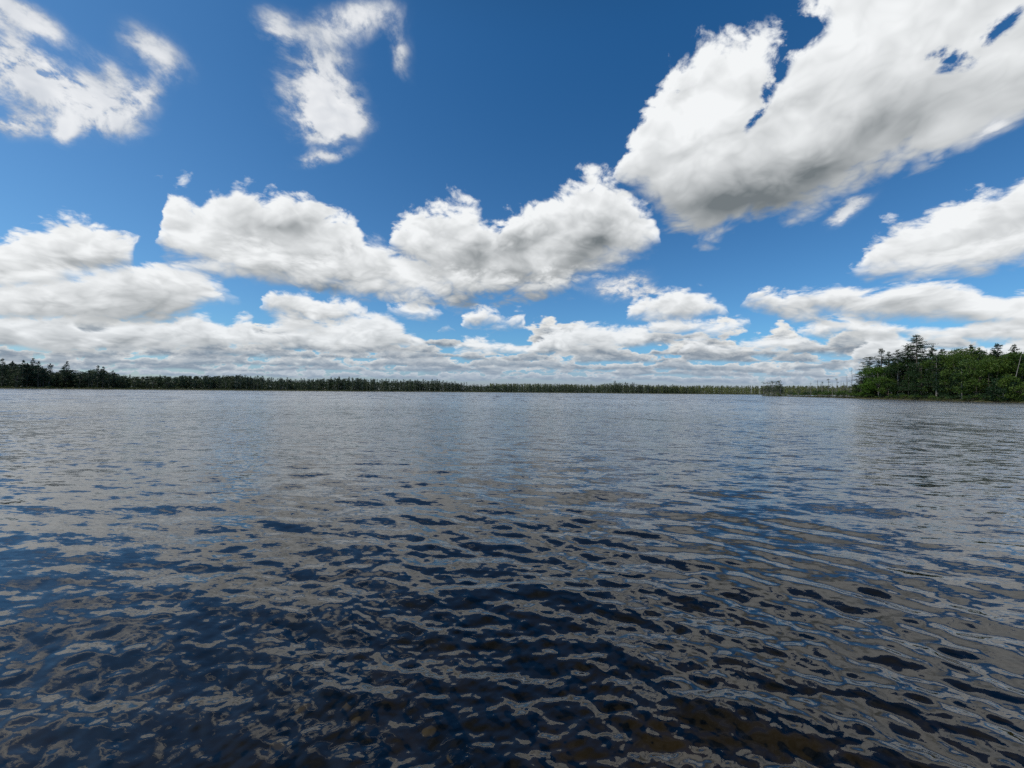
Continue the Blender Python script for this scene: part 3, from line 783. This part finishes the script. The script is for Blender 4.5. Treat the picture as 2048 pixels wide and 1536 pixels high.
LL = ['tall ragged pine at the left edge of the picture', 'pine with layered limbs second from the left edge', 'flat-armed pine on the left shore skyline, third from the edge', 'tall dark pine closing the left-edge clump of the shore', 'dense crowned pine right of the left-edge clump',
      'bare-topped pine standing alone past the left-edge clump', 'thin pine with a cross-armed top on the left shore', 'spiky pine tip over the middle of the left shore trees', 'rounded tree right of the spiky pine tip', 'wide-armed pine on the left shore, above its neighbours',
      'twin of the wide-armed pine just to its right', 'lower pine where the left shore trees step down', 'leafy tree in front of the left-edge pines', 'pale-stemmed leafy tree low in the left-edge clump', 'low green tree right of the left-edge clump', 'grey-green leafy tree under the spiky pine tip', 'leafy tree on the left shore before the wide-armed pine']
LREF = [(4, 'the ragged pine at the left edge'), (24, 'the second pine from the edge'), (45, 'the third, flat-armed pine'), (64, 'the tall dark pine of the clump'), (76, 'the dense crowned pine'), (99, 'the lone bare-topped pine'), (127, 'the spiky pine tip'),
        (155, 'the rounded tree'), (198, 'the pair of wide-armed pines'), (225, 'the lower pine where the wood steps down'), (270, 'the dip after the wide-armed pines')]
def put_far(px, row, bk, k, label, group=None, w=1.0):
    d = shore_depth(px) + bk; x = at(px, d)
    Hn = top_height(px, row, d) - gz(x, d)
    T, L, nm = fp[k]
    h0 = 17.5 if nm == 'pine_tree' else 15.6
    sx = w * Hn / h0
    if k not in pr:
        e = plant('', nm, label, 'pine' if nm == 'pine_tree' else 'tree', x, d, T, L, M_PALE if k in (3, 5) else M_BARK, M_FARPINE if nm == 'pine_tree' or k == 1 else M_SWAMP, group)
        e.scale = (sx, sx, Hn / h0); pr[k] = e
    else:
        e = copy_tree(pr[k], x, d, rng.uniform(0, 6.28), (sx, Hn / h0), label)
        if 'group' in e and not group: del e['group']
        if group: e['group'] = group
for (px, row, k), lb in zip(LP, LL): put_far(px, row, 9 + (k % 3) * 5, k, lb, None, 0.8)
for n in range(66):
    px = -40 + n * 8.6 + rng.uniform(-3, 3)
    big = px < 290
    row = far_row(px) + (rng.uniform(1, 12) if big else rng.uniform(0, 7))
    put_far(px, row, rng.uniform(7, 30), int(rng.integers(0, 8)), ('lower tree of the left shore wood, below ' + ref(px, LREF)) if big else 'tree of the low left shore wood where it thins into the swamp',
            'trees of the left shore wood' if big else 'trees of the low left shore wood', rng.uniform(.75, 1.1))
# one-mesh swamp trees of the far shore
def spindle_mesh(seed):
    r = np.random.default_rng(seed); H = 14.0
    T, L = Geo(), Geo()
    zs = np.linspace(0, H * r.uniform(.86, 1), 5); ax = np.cumsum(r.normal(0, .14, 5)); ax -= ax[0]
    T.tube(np.stack([ax, ax * .5, zs - .5], 1), np.linspace(.17, .05, 5), 5)
    for b in range(9):
        z = H * r.uniform(.25, .95); a = r.uniform(0, 6.28); ln = r.uniform(.5, 1.7)
        p0 = np.array([np.interp(z, zs, ax), 0, z - .5])
        T.tube(np.array([p0, p0 + [math.cos(a) * ln, math.sin(a) * ln, ln * .7]]), [.07, .03], 3)
    live = r.uniform(.35, 1.0)
    f = r.uniform(.12 if live > .6 else .35, 1.0, int(380 * live))
    rad = 0.35 + 1.5 * np.sin(np.pi * np.clip(f * 1.05 - .08, 0, 1)) ** .8 * (0.6 + .4 * np.sin(f * 17 + seed))
    a = r.uniform(0, 6.28, len(f)); q_ = r.uniform(.2, 1, len(f)) ** .5
    L.leaves(np.stack([np.interp(f * H, zs, ax) + np.cos(a) * rad * q_, np.sin(a) * rad * q_, f * H - .5], 1), .62, .8, r)
    tq = [f_ for f_ in T.f if f_.shape[1] == 4]; tt = [f_ for f_ in T.f if f_.shape[1] == 3]
    V_ = np.concatenate(T.v + L.v); 
    return V_, np.concatenate(tq), np.concatenate(tt), np.concatenate(L.f) + T.n
SPD = [spindle_mesh(900 + k) for k in range(12)]
def spindle(k, bark, leafm):
    V_, a_, b_, c_ = SPD[k]
    return mesh_from('swamp_tree', V_, [a_, b_, c_], [bark, leafm], [0, 0, 1])
sw = [spindle(k, M_PALE if k % 3 == 0 else M_SNAG, M_SWAMP if k % 4 else M_FARPINE) for k in range(12)]
sy = [spindle(k, M_PALE, M_SUN_TINT) for k in range(12)]
SEG = [(470, 700, 'the grey stretch left of centre', 'swamp trees left of centre'), (700, 900, 'the middle stretch', 'pale-stemmed swamp trees at the middle'),
       (900, 1180, 'the lowest brown stretch', 'low swamp trees right of the middle'), (1180, 1320, 'the raised white-stemmed clump', 'white-stemmed clump right of centre'),
       (1320, 1535, 'the yellow-green stretch', 'yellow-green trees left of the spit')]
for a_, b_, lab, grp in SEG:
    cnt = int((b_ - a_) / 4.4)
    for n in range(cnt):
        px = a_ + (n + rng.uniform(.1, .9)) * (b_ - a_) / cnt
        d = shore_depth(px) + rng.uniform(4, 26); x = at(px, d)
        row = far_row(px) + rng.choice([-1.5, 0, .5, 1, 2, 3, 4])
        if 1180 < px < 1320 and n % 5 == 0: row -= 3
        Hn = top_height(px, row, d) - gz(x, d)
        sun_tinted = px > 1400 or (px > 1330 and n % 2)
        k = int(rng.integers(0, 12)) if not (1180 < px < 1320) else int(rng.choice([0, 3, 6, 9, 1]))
        o = link('swamp_tree', (sy if sun_tinted else sw)[k], None, (x, d, gz(x, d)))
        o.scale = (rng.uniform(.9, 1.4) * Hn / 14, rng.uniform(.9, 1.4) * Hn / 14, Hn / 13.4); o.rotation_euler = (0, 0, rng.uniform(0, 6.28))
        look = ('tall ' if row < far_row(px) - .4 else 'low ' if row > far_row(px) + 2.4 else '') + ('pale-stemmed ' if sun_tinted or k % 3 == 0 else 'grey-stemmed ')
        at_ = ['left end', 'middle', 'right end'][min(2, int(3 * (px - a_) / (b_ - a_)))]
        tag(o, look + 'spindly tree on far shore, ' + at_ + ' of ' + lab, 'tree', grp)
# the wood behind the front trees, one mass that nobody could count
V_all, Q_all, TI, n0 = [], [], [], 0
Q2, T2 = [], []
def add_mass(px, d, row, k, wscale, lists):
    global n0
    x = at(px, d); z0 = gz(x, d); Hn = top_height(px, row, d) - z0
    V_, a_, b_, c_ = SPD[k]
    th = rng.uniform(0, 6.28); s = wscale * Hn / 14
    W = V_ * [s, s, Hn / 14]; c__, s__ = math.cos(th), math.sin(th)
    W = np.stack([W[:, 0] * c__ - W[:, 1] * s__ + x, W[:, 0] * s__ + W[:, 1] * c__ + d, W[:, 2] + z0], 1)
    lists[0].append(W); lists[1].append(a_ + lists[4][0]); lists[2].append(b_ + lists[4][0]); lists[3].append(c_ + lists[4][0]); lists[4][0] += len(W)
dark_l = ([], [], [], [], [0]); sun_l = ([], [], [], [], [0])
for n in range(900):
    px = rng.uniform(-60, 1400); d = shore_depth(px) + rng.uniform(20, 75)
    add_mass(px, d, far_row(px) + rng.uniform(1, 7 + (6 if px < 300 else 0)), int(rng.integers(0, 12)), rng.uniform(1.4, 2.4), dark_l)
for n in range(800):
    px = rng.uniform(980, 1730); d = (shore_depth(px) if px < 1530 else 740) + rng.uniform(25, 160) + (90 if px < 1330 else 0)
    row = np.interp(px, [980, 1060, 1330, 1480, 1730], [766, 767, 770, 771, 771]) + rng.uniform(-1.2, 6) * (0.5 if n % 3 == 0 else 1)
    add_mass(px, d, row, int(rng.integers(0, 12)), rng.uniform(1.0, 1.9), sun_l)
def fill(l_, a_, b_, n, dep0, dep1, frac):
    px = rng.uniform(a_, b_, n); off = rng.uniform(dep0, dep1, n)
    d = np.array([shore_depth(p_) if p_ < 1530 else 720 for p_ in px]) + off
    x = np.array([at(p_, q_) for p_, q_ in zip(px, d)])
    top = np.array([top_height(p_, float(far_row(p_)), q_) for p_, q_ in zip(px, d)])
    z = ground_z(x, d) + top * rng.uniform(0, 1, n) * frac
    g = Geo(); g.leaves(np.stack([x, d, z], 1), 1.5)
    l_[0].append(g.v[0]); l_[3].append(g.f[0] + l_[4][0]); l_[4][0] += g.n
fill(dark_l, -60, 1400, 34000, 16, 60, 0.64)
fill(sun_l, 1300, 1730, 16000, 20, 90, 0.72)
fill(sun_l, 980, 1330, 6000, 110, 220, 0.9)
for l_, leafm, nm, lab in ((dark_l, M_SWAMP, 'swamp_wood', 'dim wood massed behind the front trees of the left and far shore'), (sun_l, M_SUN_TINT, 'sun_tinted_wood', 'pale yellow-green sun-tinted wood beyond the far shore and behind the spit')):
    me = mesh_from(nm, np.concatenate(l_[0]), [np.concatenate(l_[1]), np.concatenate(l_[2]), np.concatenate(l_[3])], [M_PALE if nm == 'sun_tinted_wood' else M_SNAG, leafm], [0, 0, 1])
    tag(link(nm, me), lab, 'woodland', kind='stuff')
# sedge along the water
def sedge(name, label, tab, a_, b_, n, h, wide, leafsz):
    px = rng.uniform(a_, b_, n); off = rng.uniform(0.2, wide, n)
    dd = np.array([shore_depth(p_, tab) for p_ in px]) + off
    xx = np.array([at(p_, q_) for p_, q_ in zip(px, dd)])
    z = ground_z(xx, dd) + rng.uniform(0, 1, n) ** 1.3 * h * (0.6 + 0.4 * np.sin(px * 0.11) * np.sin(px * 0.037 + 1))
    g = Geo(); g.leaves(np.stack([xx, dd, z], 1), leafsz)
    tag(link(name, g.mesh(name, [M_SEDGE])), label, 'sedge', kind='stuff')
sedge('shore_sedge', 'band of green sedge along the left and far waterline', SHORE, -60, 1535, 16000, 1.3, 11, 0.7)
sedge('bank_grass', 'grass and sedge on the bank of the spit and right-hand wood', SPIT, 1522, 2120, 12000, 0.7, 5, 0.35)
g = Geo(); n = 26000
px = rng.uniform(1712, 2125, n); off = 4 + 30 * rng.uniform(0, 1, n) ** 1.3
dd = np.array([shore_depth(p_, SPIT) for p_ in px]) + off; xx = np.array([at(p_, q_) for p_, q_ in zip(px, dd)])
g.leaves(np.stack([xx, dd, ground_z(xx, dd) + rng.uniform(0, 1, n) ** 0.8 * (1.6 + 0.12 * off) * (0.7 + 0.3 * np.sin(px * 0.21))], 1), 0.5)
tag(link('undergrowth', g.mesh('undergrowth', [M_PINE])), 'dark leafy undergrowth between the trunks of the right-hand wood', 'undergrowth', kind='stuff')
# stones under the shallow water in front
mt, nt = newmat('stone'); p = obj_coord(); cc = mixc(fbm(p, 4.0, 5, .6), (0.10, 0.09, 0.07, 1), (0.30, 0.28, 0.22, 1))
dd_ = nt.nodes.new('ShaderNodeBsdfPrincipled'); put(dd_.inputs['Base Color'], cc); dd_.inputs['Roughness'].default_value = .8; out(nt, dd_.outputs[0]); M_STONE = mt
ST = [(738, 1290, .11), (700, 1300, .08), (716, 1330, .07), (738, 1488, .13), (640, 1475, .10), (860, 1360, .08), (905, 1400, .06), (560, 1390, .10), (610, 1310, .09), (790, 1440, .07)]
for i, (px, row, s) in enumerate(ST):
    s *= 0.6
    v = uv(px, row); t = (CAM_H + 0.45) / -v[1]; x, y = v[0] * t, t
    bm = bmesh.new(); bmesh.ops.create_icosphere(bm, subdivisions=3, radius=1)
    for vv in bm.verts:
        k = 1 + 0.28 * mnoise.noise(vv.co * 1.2 + Vector((i * 3.1, 0, 0))) + .08 * mnoise.noise(vv.co * 3.5)
        vv.co = Vector((vv.co.x * k * s * 1.2, vv.co.y * k * s, vv.co.z * k * s * .55))
    me = bpy.data.meshes.new('stone'); bm.to_mesh(me); bm.free(); me.materials.append(M_STONE)
    for pp in me.polygons: pp.use_smooth = True
    o = link('stone', me, None, (x, y, gz(x, y) + s * .1)); o.rotation_euler = (0, 0, i * 1.3)
    tag(o, 'pale rounded stone lying under the shallow water in the foreground', 'stone', 'stones under the shallow water')
